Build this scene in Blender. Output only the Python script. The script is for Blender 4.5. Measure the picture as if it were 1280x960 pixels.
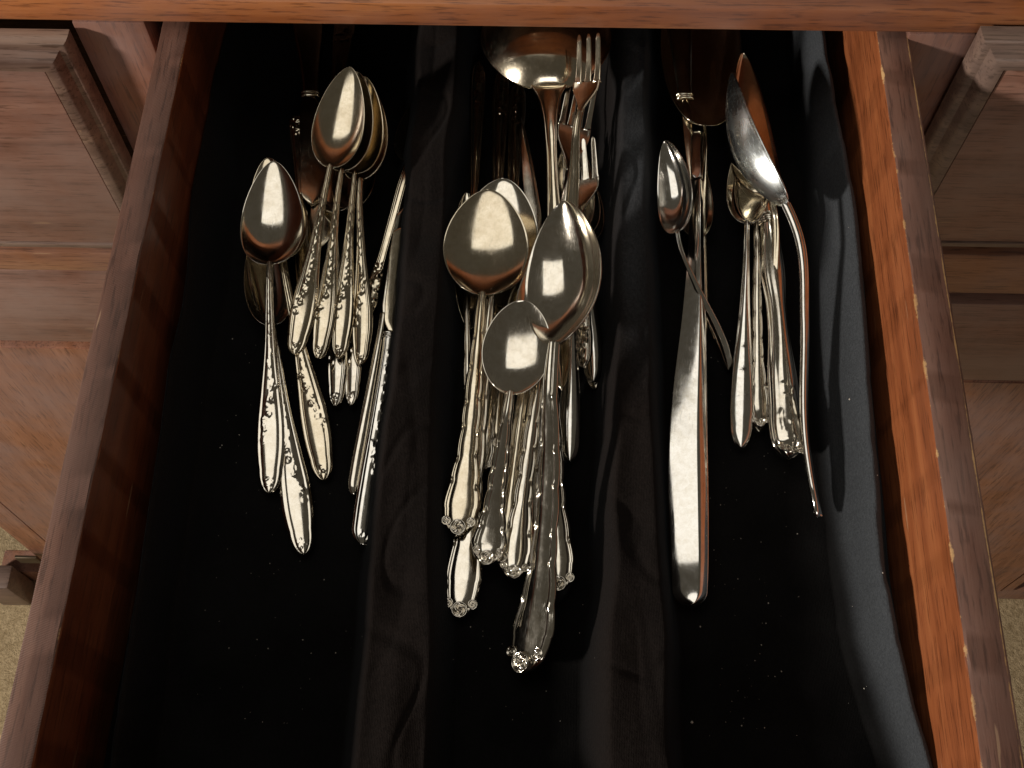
import bpy, math, random
import numpy as np
from mathutils import Matrix, Vector

random.seed(7)
for o in list(bpy.data.objects):
    bpy.data.objects.remove(o)
S = bpy.context.scene
COL = S.collection

# ------------------------------------------------------------------ camera
F = 1420.0                                     # focal length, photo pixels (1280 wide)
CAM = np.array([0.0, -0.449, 0.475])
def _n(v):
    v = np.array(v, float)
    return v / np.linalg.norm(v)
Dn = _n([0, 700, F])                            # straight down as the camera sees it
Yv = np.array([60, -2880, F], float)
Yv = _n(Yv - Dn * Yv.dot(Dn))                   # into the cabinet
Zv = -Dn
Xv = np.cross(Yv, Zv)
R = np.array([Xv, Yv, Zv])                      # world <- camera (x right, y down, z forward)
cd = bpy.data.cameras.new('camera')
cam = bpy.data.objects.new('camera', cd)
COL.objects.link(cam)
S.camera = cam
cd.sensor_width = 36.0
cd.lens = F / 1280 * 36.0
cd.clip_start = 0.01
cd.clip_end = 50
B = np.array([R[:, 0], -R[:, 1], -R[:, 2]]).T
M4 = Matrix([[*B[0], CAM[0]], [*B[1], CAM[1]], [*B[2], CAM[2]], [0, 0, 0, 1]])
cam.matrix_world = M4

def ray(px, py):
    return R @ np.array([px - 640.0, py - 480.0, F])
def P(px, py, z):                               # point at height z
    d = ray(px, py)
    return CAM + d * ((z - CAM[2]) / d[2])
def V(px, py, y):                               # point on the vertical plane y
    d = ray(px, py)
    return CAM + d * ((y - CAM[1]) / d[1])
def ppm(p):                                     # photo pixels per metre at p
    return F / float((np.array(p) - CAM) @ R[:, 2])

# ------------------------------------------------------------------ world and lamps
w = bpy.data.worlds.new('World')
S.world = w
w.use_nodes = True
w.node_tree.nodes['Background'].inputs[0].default_value = (1.0, 0.88, 0.68, 1)
w.node_tree.nodes['Background'].inputs[1].default_value = 0.055
S.view_settings.view_transform = 'Standard'
S.view_settings.look = 'None'
S.view_settings.exposure = 0.0
S.view_settings.gamma = 1.0

def lamp(name, loc, target, power, sx, sy, color):
    l = bpy.data.lights.new(name, 'AREA')
    l.shape = 'RECTANGLE'
    l.size = sx
    l.size_y = sy
    l.energy = power
    l.color = color
    o = bpy.data.objects.new(name, l)
    COL.objects.link(o)
    o.location = loc
    o.rotation_euler = (Vector(target) - Vector(loc)).to_track_quat('-Z', 'Y').to_euler()
    return o
lamp('key_lamp', (-1.85, -0.98, 0.74), (0.05, -0.15, 0), 42, 0.17, 0.17, (1.0, 0.93, 0.84))
lamp('ceiling_lamp', (-0.40, 0.22, 1.65), (-0.40, 0.22, 0), 5.4, 1.45, 1.10, (1.0, 0.945, 0.85))
lamp('room_fill', (0.15, -2.1, 1.0), (0.0, 0, -0.3), 4.8, 0.9, 0.6, (1.0, 0.94, 0.88))  # unseen fill added in front to brighten the cabinet faces

# ------------------------------------------------------------------ materials
def mat(name):
    m = bpy.data.materials.new(name)
    m.use_nodes = True
    nt = m.node_tree
    return m, nt, nt.nodes['Principled BSDF']
def N(nt, t, **kw):
    n = nt.nodes.new(t)
    for k, v in kw.items():
        if hasattr(n, k):
            setattr(n, k, v)
        else:
            n.inputs[k].default_value = v
    return n
def ramp(nt, src, stops):
    r = nt.nodes.new('ShaderNodeValToRGB')
    el = r.color_ramp.elements
    while len(el) < len(stops):
        el.new(0.5)
    for e, (p, c) in zip(el, stops):
        e.position = p
        e.color = c if len(c) == 4 else (*c, 1)
    nt.links.new(src, r.inputs[0])
    return r
def mixc(nt, fac, a, b, mode='MIX'):
    m = nt.nodes.new('ShaderNodeMix')
    m.data_type = 'RGBA'
    m.blend_type = mode
    for s, i in ((fac, 0), (a, 6), (b, 7)):
        if isinstance(s, (int, float)):
            m.inputs[i].default_value = s
        elif isinstance(s, tuple):
            m.inputs[i].default_value = (*s, 1)
        else:
            nt.links.new(s, m.inputs[i])
    return m.outputs[2]
def mth(nt, op, a, b=0.0, clamp=False):
    m = nt.nodes.new('ShaderNodeMath')
    m.operation = op
    m.use_clamp = clamp
    for s, i in ((a, 0), (b, 1)):
        if isinstance(s, (int, float)):
            m.inputs[i].default_value = s
        else:
            nt.links.new(s, m.inputs[i])
    return m.outputs[0]

def wood(name, dark, mid, light, axis='X', rough=0.38, haze=None, haze_amt=0.0, edge=None,
         rot=0.0, spec=0.5, saw=False, bump=0.25):
    """axis = direction of the grain in object space; edge = list of (x, z) edges worn pale"""
    m, nt, b = mat(name)
    tc = N(nt, 'ShaderNodeTexCoord')
    mp = N(nt, 'ShaderNodeMapping')
    sc = {'X': (6, 90, 90), 'Y': (90, 6, 90), 'Z': (90, 90, 6)}[axis]
    mp.inputs['Scale'].default_value = sc
    rt = N(nt, 'ShaderNodeMapping')
    rt.inputs['Rotation'].default_value = (0, rot, 0)
    nt.links.new(tc.outputs['Object'], rt.inputs[0])
    nt.links.new(rt.outputs[0], mp.inputs[0])
    n1 = N(nt, 'ShaderNodeTexNoise', Scale=1.0, Detail=8.0, Roughness=0.62, Distortion=0.6)
    nt.links.new(mp.outputs[0], n1.inputs[0])
    mp2 = N(nt, 'ShaderNodeMapping')
    mp2.inputs['Scale'].default_value = tuple(s * 6.5 for s in sc)
    nt.links.new(rt.outputs[0], mp2.inputs[0])
    n2 = N(nt, 'ShaderNodeTexNoise', Scale=1.0, Detail=4.0, Roughness=0.6)
    nt.links.new(mp2.outputs[0], n2.inputs[0])
    big = N(nt, 'ShaderNodeTexNoise', Scale=9.0, Detail=5.0, Roughness=0.6)
    nt.links.new(tc.outputs['Object'], big.inputs[0])
    c = ramp(nt, n1.outputs[0], [(0.28, dark), (0.5, mid), (0.72, light)])
    pores = ramp(nt, n2.outputs[0], [(0.38, (0.34, 0.30, 0.28)), (0.46, (1, 1, 1))])
    col = mixc(nt, 0.75, c.outputs[0], pores.outputs[0], 'MULTIPLY')
    if haze:
        hz = ramp(nt, big.outputs[0], [(0.38, (0, 0, 0)), (0.62, (1, 1, 1))])
        col = mixc(nt, mth(nt, 'MULTIPLY', hz.outputs[0], haze_amt), col, haze)
    # short pale scratches
    sm = N(nt, 'ShaderNodeMapping')
    sm.inputs['Scale'].default_value = {'X': (18, 260, 260), 'Y': (260, 18, 260), 'Z': (260, 260, 18)}[axis]
    sm.inputs['Rotation'].default_value = (0.1, 0.08, 0.07)
    nt.links.new(tc.outputs['Object'], sm.inputs[0])
    sn = N(nt, 'ShaderNodeTexNoise', Scale=1.0, Detail=2.0)
    nt.links.new(sm.outputs[0], sn.inputs[0])
    sr = ramp(nt, sn.outputs[0], [(0.735, (0, 0, 0)), (0.76, (1, 1, 1))])
    col = mixc(nt, mth(nt, 'MULTIPLY', sr.outputs[0], 0.45), col, (0.52, 0.33, 0.2))
    if edge:
        sx = N(nt, 'ShaderNodeSeparateXYZ')
        nt.links.new(tc.outputs['Object'], sx.inputs[0])
        en = N(nt, 'ShaderNodeTexNoise', Scale=48.0, Detail=7.0, Roughness=0.7)
        nt.links.new(tc.outputs['Object'], en.inputs[0])
        thr = ramp(nt, en.outputs[0], [(0.35, (0, 0, 0)), (0.72, (1, 1, 1))])
        for (ax, ea, bx, eb, wid) in edge:
            dx = mth(nt, 'ABSOLUTE', mth(nt, 'SUBTRACT', sx.outputs[ax], ea))
            dz = mth(nt, 'ABSOLUTE', mth(nt, 'SUBTRACT', sx.outputs[bx], eb))
            dd = mth(nt, 'ADD', dx, dz)
            lim = mth(nt, 'MULTIPLY', thr.outputs[0], wid)
            k = mth(nt, 'MULTIPLY', mth(nt, 'SUBTRACT', lim, dd), 2500.0, True)
            pale = ramp(nt, n1.outputs[0], [(0.35, (0.36, 0.17, 0.06)), (0.6, (0.66, 0.40, 0.18))])
            col = mixc(nt, k, col, pale.outputs[0])
    nt.links.new(col, b.inputs['Base Color'])
    rr = ramp(nt, big.outputs[0], [(0.3, (rough - .08,) * 3), (0.7, (rough + .14,) * 3)])
    nt.links.new(rr.outputs[0], b.inputs['Roughness'])
    b.inputs['Specular IOR Level'].default_value = spec
    h = mth(nt, 'ADD', n1.outputs[0], mth(nt, 'MULTIPLY', n2.outputs[0], 0.8))
    if saw:
        wv = N(nt, 'ShaderNodeTexWave', Scale=330.0, Distortion=1.5, Detail=2.0)
        wm = N(nt, 'ShaderNodeMapping')
        wm.inputs['Rotation'].default_value = (0, 0, 1.1)
        nt.links.new(tc.outputs['Object'], wm.inputs[0])
        nt.links.new(wm.outputs[0], wv.inputs[0])
        h = mth(nt, 'ADD', h, mth(nt, 'MULTIPLY', wv.outputs[0], 0.9))
    bp = N(nt, 'ShaderNodeBump', Strength=bump, Distance=0.0006)
    nt.links.new(h, bp.inputs['Height'])
    nt.links.new(bp.outputs[0], b.inputs['Normal'])
    return m

def silver(name, base, tarn, rough=0.14, amt=0.5, scale=55.0):
    m, nt, b = mat(name)
    tc = N(nt, 'ShaderNodeTexCoord')
    n1 = N(nt, 'ShaderNodeTexNoise', Scale=scale, Detail=6.0, Roughness=0.65)
    nt.links.new(tc.outputs['Object'], n1.inputs[0])
    n2 = N(nt, 'ShaderNodeTexNoise', Scale=scale * 14, Detail=4.0, Roughness=0.7)
    nt.links.new(tc.outputs['Object'], n2.inputs[0])
    k = ramp(nt, n1.outputs[0], [(0.42, (0, 0, 0)), (0.74, (1, 1, 1))])
    col = mixc(nt, mth(nt, 'MULTIPLY', k.outputs[0], amt), base, tarn)
    sp = ramp(nt, n2.outputs[0], [(0.70, (0, 0, 0)), (0.76, (1, 1, 1))])
    col = mixc(nt, mth(nt, 'MULTIPLY', sp.outputs[0], 0.55), col, tuple(x * .4 for x in tarn))
    n5 = N(nt, 'ShaderNodeTexNoise', Scale=scale * 4.2, Detail=7.0, Roughness=0.72, Distortion=0.4)
    nt.links.new(tc.outputs['Object'], n5.inputs[0])
    mo = ramp(nt, n5.outputs[0], [(0.30, (0.80, 0.76, 0.69)), (0.58, (1, 1, 1))])
    col = mixc(nt, 0.75, col, mo.outputs[0], 'MULTIPLY')
    # darker in the crevices of the relief
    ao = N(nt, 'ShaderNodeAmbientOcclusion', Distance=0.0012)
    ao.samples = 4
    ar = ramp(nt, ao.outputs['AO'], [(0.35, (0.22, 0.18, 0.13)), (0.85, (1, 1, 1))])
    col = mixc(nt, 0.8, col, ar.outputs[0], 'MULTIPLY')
    nt.links.new(col, b.inputs['Base Color'])
    b.inputs['Metallic'].default_value = 1.0
    # hairline scratches
    mp = N(nt, 'ShaderNodeMapping')
    mp.inputs['Scale'].default_value = (900, 60, 400)
    mp.inputs['Rotation'].default_value = (0, 0, 0.25)
    nt.links.new(tc.outputs['Object'], mp.inputs[0])
    n3 = N(nt, 'ShaderNodeTexNoise', Scale=1.0, Detail=3.0)
    nt.links.new(mp.outputs[0], n3.inputs[0])
    r = mth(nt, 'ADD', mth(nt, 'MULTIPLY', k.outputs[0], 0.12), rough)
    r = mth(nt, 'ADD', r, mth(nt, 'MULTIPLY', n2.outputs[0], 0.05))
    sc4 = N(nt, 'ShaderNodeMapping')
    sc4.inputs['Scale'].default_value = (2600, 160, 900)
    sc4.inputs['Rotation'].default_value = (0, 0, -0.5)
    nt.links.new(tc.outputs['Object'], sc4.inputs[0])
    n6 = N(nt, 'ShaderNodeTexNoise', Scale=1.0, Detail=2.0)
    nt.links.new(sc4.outputs[0], n6.inputs[0])
    s6 = ramp(nt, n6.outputs[0], [(0.60, (0, 0, 0)), (0.68, (1, 1, 1))])
    r = mth(nt, 'ADD', r, mth(nt, 'MULTIPLY', s6.outputs[0], 0.075))
    nt.links.new(r, b.inputs['Roughness'])
    hb = mth(nt, 'ADD', n3.outputs[0], mth(nt, 'MULTIPLY', n1.outputs[0], 2.0))
    bp = N(nt, 'ShaderNodeBump', Strength=0.05, Distance=0.0002)
    nt.links.new(hb, bp.inputs['Height'])
    nt.links.new(bp.outputs[0], b.inputs['Normal'])
    return m

def cloth_mat():
    m, nt, b = mat('black_cloth')
    tc = N(nt, 'ShaderNodeTexCoord')
    n = N(nt, 'ShaderNodeTexNoise', Scale=14.0, Detail=6.0, Roughness=0.6)
    nt.links.new(tc.outputs['Object'], n.inputs[0])
    f = N(nt, 'ShaderNodeTexNoise', Scale=900.0, Detail=3.0, Roughness=0.8)
    nt.links.new(tc.outputs['Object'], f.inputs[0])
    c = ramp(nt, n.outputs[0], [(0.3, (0.005, 0.0046, 0.0045)), (0.75, (0.011, 0.0105, 0.0105))])
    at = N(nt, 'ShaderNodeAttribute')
    at.attribute_name = 'tint_and_light'  # red: browner ridge cloth; green: light painted on slope and ridge
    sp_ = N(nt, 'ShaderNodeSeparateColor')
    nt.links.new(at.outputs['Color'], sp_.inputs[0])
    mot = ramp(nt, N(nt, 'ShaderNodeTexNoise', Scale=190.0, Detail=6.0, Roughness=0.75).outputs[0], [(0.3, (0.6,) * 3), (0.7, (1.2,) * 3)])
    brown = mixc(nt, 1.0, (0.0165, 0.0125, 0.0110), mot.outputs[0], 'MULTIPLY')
    lit_grey = mixc(nt, 1.0, (0.066, 0.071, 0.078), mot.outputs[0], 'MULTIPLY')  # paler cloth colour standing for light
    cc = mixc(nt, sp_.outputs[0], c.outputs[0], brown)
    cc = mixc(nt, sp_.outputs[1], cc, lit_grey)
    c2 = ramp(nt, f.outputs[0], [(0.3, (0.75, 0.75, 0.75)), (0.7, (1.2, 1.2, 1.2))])
    col = mixc(nt, 1.0, cc, c2.outputs[0], 'MULTIPLY')
    nt.links.new(col, b.inputs['Base Color'])
    b.inputs['Roughness'].default_value = 0.95
    b.inputs['Specular IOR Level'].default_value = 0.02
    b.inputs['Sheen Weight'].default_value = 0.035
    b.inputs['Sheen Roughness'].default_value = 0.45
    b.inputs['Sheen Tint'].default_value = (0.75, 0.88, 1, 1)
    wv = N(nt, 'ShaderNodeTexWave', Scale=420.0, Distortion=2.0, Detail=2.0)
    nt.links.new(tc.outputs['Object'], wv.inputs[0])
    h = mth(nt, 'ADD', f.outputs[0], mth(nt, 'MULTIPLY', wv.outputs[0], 0.15))
    bp = N(nt, 'ShaderNodeBump', Strength=0.7, Distance=0.0006)
    nt.links.new(h, bp.inputs['Height'])
    nt.links.new(bp.outputs[0], b.inputs['Normal'])
    return m

def carpet_mat(name, a, c):
    m, nt, b = mat(name)
    tc = N(nt, 'ShaderNodeTexCoord')
    n = N(nt, 'ShaderNodeTexNoise', Scale=160.0, Detail=5.0, Roughness=0.8)
    nt.links.new(tc.outputs['Object'], n.inputs[0])
    r = ramp(nt, n.outputs[0], [(0.3, a), (0.7, c)])
    nt.links.new(r.outputs[0], b.inputs['Base Color'])
    b.inputs['Roughness'].default_value = 1.0
    bp = N(nt, 'ShaderNodeBump', Strength=1.0, Distance=0.006)
    nt.links.new(n.outputs[0], bp.inputs['Height'])
    nt.links.new(bp.outputs[0], b.inputs['Normal'])
    return m

HZ = (0.30, 0.215, 0.205)
M_rail = wood('rail_wood', (0.22, 0.065, 0.022), (0.36, 0.115, 0.036), (0.48, 0.18, 0.06), 'X', 0.36, HZ, 0.25,
              edge=[(1, 0.0, 2, 0.0, 0.0016), (1, 0.0, 2, 0.0165, 0.0008)])
M_stile = wood('stile_wood', (0.12, 0.04, 0.02), (0.22, 0.08, 0.04), (0.30, 0.125, 0.07), 'Z', 0.34, HZ, 0.6)
M_face = wood('front_wood', (0.15, 0.066, 0.046), (0.26, 0.125, 0.088), (0.34, 0.18, 0.13), 'X', 0.42, (0.33, 0.225, 0.19), 0.75)
M_strip = wood('strip_wood', (0.20, 0.075, 0.035), (0.34, 0.15, 0.075), (0.44, 0.22, 0.12), 'X', 0.42, HZ, 0.35)
M_door = wood('door_wood', (0.20, 0.075, 0.035), (0.33, 0.14, 0.075), (0.42, 0.20, 0.12), 'Z', 0.42, HZ, 0.6)
M_mould = wood('moulding_wood', (0.10, 0.055, 0.04), (0.18, 0.11, 0.085), (0.28, 0.18, 0.13), 'X', 0.34, (0.26, 0.20, 0.17), 0.35)
M_right = wood('right_side_wood', (0.18, 0.050, 0.016), (0.32, 0.095, 0.032), (0.45, 0.155, 0.055), 'Y', 0.40, (0.30, 0.09, 0.035), 0.3,
               edge=[(0, 0.0, 2, 0.0, 0.0022)])
M_left = wood('left_shaded_wood', (0.11, 0.024, 0.009), (0.17, 0.04, 0.014), (0.22, 0.058, 0.02), 'Y', 0.4, (0.3, 0.1, 0.04), 0.3,
              edge=[(0, 0.0, 2, 0.0, 0.0012)])  # left inner wood darkened in its colour to stand for shade
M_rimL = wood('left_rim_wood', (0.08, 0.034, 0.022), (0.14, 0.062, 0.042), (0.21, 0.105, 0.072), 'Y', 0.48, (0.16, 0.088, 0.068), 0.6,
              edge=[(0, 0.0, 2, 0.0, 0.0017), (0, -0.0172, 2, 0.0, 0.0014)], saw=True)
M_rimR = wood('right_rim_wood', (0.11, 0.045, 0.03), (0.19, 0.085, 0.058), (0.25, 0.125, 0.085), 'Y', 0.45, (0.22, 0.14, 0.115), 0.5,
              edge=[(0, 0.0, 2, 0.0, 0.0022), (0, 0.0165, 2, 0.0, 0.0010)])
M_in = wood('inner_wood', (0.05, 0.024, 0.014), (0.09, 0.045, 0.028), (0.14, 0.07, 0.045), 'X', 0.8, spec=0.2)
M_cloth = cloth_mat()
M_carpet = carpet_mat('beige_carpet', (0.38, 0.27, 0.14), (0.85, 0.66, 0.40))
SIL = silver('silver', (0.88, 0.835, 0.745), (0.55, 0.46, 0.34), 0.065, 0.3)
SILW = silver('warm_silver', (0.84, 0.76, 0.61), (0.54, 0.43, 0.28), 0.085, 0.5)
SILB = silver('bright_silver', (0.90, 0.885, 0.85), (0.62, 0.55, 0.45), 0.05, 0.2)
SILC = silver('cool_steel', (0.80, 0.85, 0.87), (0.55, 0.58, 0.58), 0.2, 0.25)
m_, nt_, b_ = mat('dark_engraving')
b_.inputs['Base Color'].default_value = (0.05, 0.04, 0.03, 1)
b_.inputs['Roughness'].default_value = 0.6
M_ink = m_
m_, nt_, b_ = mat('pale_dust')
b_.inputs['Base Color'].default_value = (0.55, 0.50, 0.44, 1)
b_.inputs['Roughness'].default_value = 0.9
M_dust = m_
m_, nt_, b_ = mat('old_brass')
b_.inputs['Base Color'].default_value = (0.10, 0.075, 0.05, 1)
b_.inputs['Metallic'].default_value = 0.8
b_.inputs['Roughness'].default_value = 0.45
M_brass = m_

# ------------------------------------------------------------------ object helpers
def tag(o, label=None, cat=None, group=None, kind=None):
    if label: o['label'] = label
    if cat: o['category'] = cat
    if group: o['group'] = group
    if kind: o['kind'] = kind
    return o
def empty(name, loc=(0, 0, 0)):
    o = bpy.data.objects.new(name, None)
    o.empty_display_size = 0.02
    COL.objects.link(o)
    o.location = loc
    return o
def mesh_obj(name, verts, faces, material, parent=None, smooth=False, loc=None, sharp=None):
    me = bpy.data.meshes.new(name)
    me.from_pydata([tuple(v) for v in verts], [], [tuple(f) for f in faces])
    me.update()
    if smooth:
        me.shade_smooth()
        if sharp:
            me.set_sharp_from_angle(angle=sharp)
    me.materials.append(material)
    o = bpy.data.objects.new(name, me)
    COL.objects.link(o)
    if parent: o.parent = parent
    if loc is not None: o.location = loc
    return o

def prism(name, poly, z0, z1, material, parent=None, bev=0.0012, loc=None, seg=2):
    """poly = (x, y) outline, extruded from z0 to z1, edges bevelled"""
    import bmesh
    bm = bmesh.new()
    vs = [bm.verts.new((x, y, z0)) for x, y in poly]
    f = bm.faces.new(vs)
    r = bmesh.ops.extrude_face_region(bm, geom=[f])
    for v in r['geom']:
        if isinstance(v, bmesh.types.BMVert):
            v.co.z = z1
    bmesh.ops.recalc_face_normals(bm, faces=bm.faces)
    if bev:
        bmesh.ops.bevel(bm, geom=list(bm.edges), offset=bev, segments=seg, affect='EDGES', profile=0.5)
    me = bpy.data.meshes.new(name)
    bm.to_mesh(me)
    bm.free()
    me.shade_smooth()
    me.set_sharp_from_angle(angle=0.6)
    me.materials.append(material)
    o = bpy.data.objects.new(name, me)
    COL.objects.link(o)
    if parent: o.parent = parent
    if loc is not None: o.location = loc
    return o
def box(name, x0, x1, y0, y1, z0, z1, material, parent=None, bev=0.0012, origin=None):
    o = origin if origin is not None else (x0, y0, z0)
    return prism(name, [(x0 - o[0], y0 - o[1]), (x1 - o[0], y0 - o[1]), (x1 - o[0], y1 - o[1]), (x0 - o[0], y1 - o[1])],
                 z0 - o[2], z1 - o[2], material, parent, bev, o)

# ------------------------------------------------------------------ cabinet
xsl0 = V(91, 32, 0)[0]; xsl1 = V(182, 33, 0)[0]
xsr0 = V(1135, 47, 0)[0]; xsr1 = V(1222, 42, 0)[0]
zt = 0.0042
FLOOR = -1.06
cab = empty('cabinet', (0, 0.2, FLOOR))
tag(cab, 'reddish brown wooden cabinet whose open drawer holds the silverware', 'cabinet')
def cb(name, x0, x1, y0, y1, z0, z1, m, parent=None, bev=0.0012, origin=None):
    o = box(name, x0, x1, y0, y1, z0, z1, m, None, bev, origin)
    o.parent = parent or cab
    o.matrix_parent_inverse = (Matrix.Translation((parent or cab).location)).inverted()
    return o
cb('top_board', -0.85, 0.85, 0.0, 0.46, zt, 0.021, M_rail, bev=0.002)
cb('stile', xsl0, xsl1, 0.0, 0.022, FLOOR + .04, zt - .0003, M_stile, origin=(xsl0, 0, -0.5))
cb('stile', xsr0, xsr1, 0.0, 0.022, FLOOR + .04, zt - .0003, M_stile, origin=(xsr0, 0, -0.5))
cb('dark_underlay', xsl0 + .05, xsr0 + .028, 0.023, 0.437, 0.0005, zt - .0006, M_in)  # added unseen dark sheet, keeps orange reflections off the silver
cb('back_panel', -0.85, 0.85, 0.44, 0.45, FLOOR + .04, zt - .001, M_in)
for x in (xsl0 + .03, xsr0 + .03, -0.85, 0.83):
    cb('partition', x, x + 0.016, 0.024, 0.438, FLOOR + .04, zt - .001, M_in)
cb('drawer_runner_board', xsl1 + .001, xsr0 - .001, 0.02, 0.436, -0.125, -0.108, M_in)
cb('rail', xsl1, xsr0, 0.0, 0.02, -0.128, -0.108, M_strip)
cb('centre_panel', xsl1 + .001, xsr0 - .001, 0.002, 0.018, -1.0, -0.129, M_door)

def front_slab(name, x0, x1, z0, z1, yb, proud, lip, material, mm, flip=1, label=None):
    """drawer front: a flat field behind a quirk, then an ogee moulding falling away to the edge"""
    root = empty(name, ((x0 + x1) / 2, yb, z0))
    prof = [(0.0, 0.0), (0.0, 0.30), (0.05, 0.46), (0.18, 0.56), (0.34, 0.60), (0.40, 0.70), (0.48, 0.84),
            (0.62, 0.94), (0.80, 1.0), (0.93, 0.99), (0.965, 0.86), (1.0, 0.84)]
    vs, fs = [], []
    for a, b in prof:
        o = a * lip
        y = yb - b * proud
        vs += [(x0 + o, y, z0 + o), (x1 - o, y, z0 + o), (x1 - o, y, z1 - o), (x0 + o, y, z1 - o)]
    for i in range(len(prof) - 1):
        for k in range(4):
            fs.append((4 * i + k, 4 * i + (k + 1) % 4, 4 * i + 4 + (k + 1) % 4, 4 * i + 4 + k))
    L = np.array(root.location)
    mesh_obj('moulding', [np.array(v) - L for v in vs], fs, mm, root, True, sharp=0.7)
    i0 = lip
    yf = yb - 0.93 * proud
    box('panel', x0 + i0, x1 - i0, yf, yb - 0.001, z0 + i0, z1 - i0, material, root, 0.0006,
        origin=None).location = Vector((x0 + i0, yf, z0 + i0)) - root.location
    return root

yb = -0.004
# left-hand neighbours
zb1 = V(60, 317, -0.018)[2]
x1 = V(85, 49, -0.010)[0]; z1 = V(85, 47, -0.010)[2]
dl = front_slab('closed_drawer', -0.62, x1, zb1 + .0012, z1, yb, 0.017, 0.0165, M_face, M_mould)
tag(dl, 'worn purplish brown closed drawer front left of the open drawer', 'drawer')
zb2 = V(60, 434, -0.018)[2]
zst = V(60, 341, -0.018)[2]
xL = V(60, 340, -0.018)[0]
xin = x1 - .004
cb('rail', -0.62, xin, -0.0165, 0.02, zst + .0005, zb1 - .0012, M_strip)
cb('rail', -0.62, xin, -0.0160, 0.02, zb2 + .006, zst - .0005, M_face)
xv = V(0, 631, -0.018)[0]
def vprism(name, poly, y0, y1, m, parent, bev=0.0015):
    """poly in (x, z), thickness along y"""
    import bmesh
    Lp = np.array(parent.location)
    bm = bmesh.new()
    vs = [bm.verts.new((x - Lp[0], y0 - Lp[1], z - Lp[2])) for x, z in poly]
    f = bm.faces.new(vs)
    r = bmesh.ops.extrude_face_region(bm, geom=[f])
    for v in r['geom']:
        if isinstance(v, bmesh.types.BMVert):
            v.co.y = y1 - Lp[1]
    bmesh.ops.recalc_face_normals(bm, faces=bm.faces)
    bmesh.ops.bevel(bm, geom=list(bm.edges), offset=bev, segments=2, affect='EDGES')
    me = bpy.data.meshes.new(name)
    bm.to_mesh(me); bm.free()
    me.shade_smooth(); me.set_sharp_from_angle(angle=0.6)
    me.materials.append(m)
    o = bpy.data.objects.new(name, me)
    COL.objects.link(o)
    o.parent = parent
    return o
dL = vprism('door', [(xv + .0012, zb2 - .003), (xin, zb2 - .003), (xin, FLOOR + .05), (xv + .0012, FLOOR + .05)], -0.017, 0.0, M_door, cab)
vprism('door_frame', [(-0.62, zb2 - .003), (xv - .0012, zb2 - .003), (xv - .0012, FLOOR + .05), (-0.62, FLOOR + .05)], -0.014, 0.0, M_door, cab)
hg = V(34, 697, -0.020)
hb = box('hinge', -0.012, 0.016, -0.004, 0.0, -0.012, 0.010, M_brass, cab, 0.001, origin=(0, 0, 0))
hb.location = Vector(hg) - cab.location
zf = FLOOR
vprism('plinth', [(-0.7, zf), (0.7, zf), (0.7, zf + .047), (-0.7, zf + .047)], -0.010, 0.02, M_door, cab)
ft = V(8, 727, -0.03)
box('foot', ft[0] - .03, ft[0] + .012, -0.045, -0.0125, zf, zf + .085, M_mould, cab, 0.004).location = \
    Vector((ft[0] - .03, -0.045, zf)) - cab.location

# right-hand neighbours
zc1 = V(1220, 317, -0.018)[2]
x0 = V(1226, 47, -0.010)[0]; z1r = V(1226, 43, -0.010)[2]
dr = front_slab('closed_drawer', x0, 0.66, zc1 + .0012, z1r, yb, 0.017, 0.0165, M_face, M_mould)
tag(dr, 'brown scuffed closed drawer front right of the open drawer', 'drawer')
zc2 = V(1230, 367, -0.018)[2]; zc3 = V(1230, 381, -0.018)[2]; zc4 = V(1230, 478, -0.018)[2]
xr = x0 + .004
cb('rail', xr, 0.66, -0.0185, 0.02, zc2, zc1 - .0012, M_strip, bev=0.002)
cb('groove_board', xr, 0.66, -0.008, 0.02, zc3 + .0005, zc2 - .0005, M_in)
lo = empty('closed_drawer', (0.5, yb, zc4))
tag(lo, 'shallow lower drawer front under the right rail, pale upper edge', 'drawer')
o = box('panel', 0, 0.66 - xr, 0, 0.02, 0, zc3 - zc4 - .003, M_face, lo, 0.001)
o.location = Vector((xr, -0.0175, zc4 + .0025)) - lo.location
xv2 = V(1265, 731, -0.018)[0]
vprism('door', [(xr, zc4 - .0025), (xv2 - .0012, zc4 - .0025), (xv2 - .0012, FLOOR + .05), (xr, FLOOR + .05)], -0.0165, 0.0, M_door, cab)
vprism('door_frame', [(xv2 + .0012, zc4 - .0025), (0.66, zc4 - .0025), (0.66, FLOOR + .05), (xv2 + .0012, FLOOR + .05)], -0.014, 0.0, M_door, cab)

# floor
car = mesh_obj('floor', [(-3, -3, FLOOR), (3, -3, FLOOR), (3, 1.5, FLOOR), (-3, 1.5, FLOOR)], [(0, 1, 2, 3)], M_carpet)
tag(car, 'beige carpet under the cabinet', kind='structure')

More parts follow.
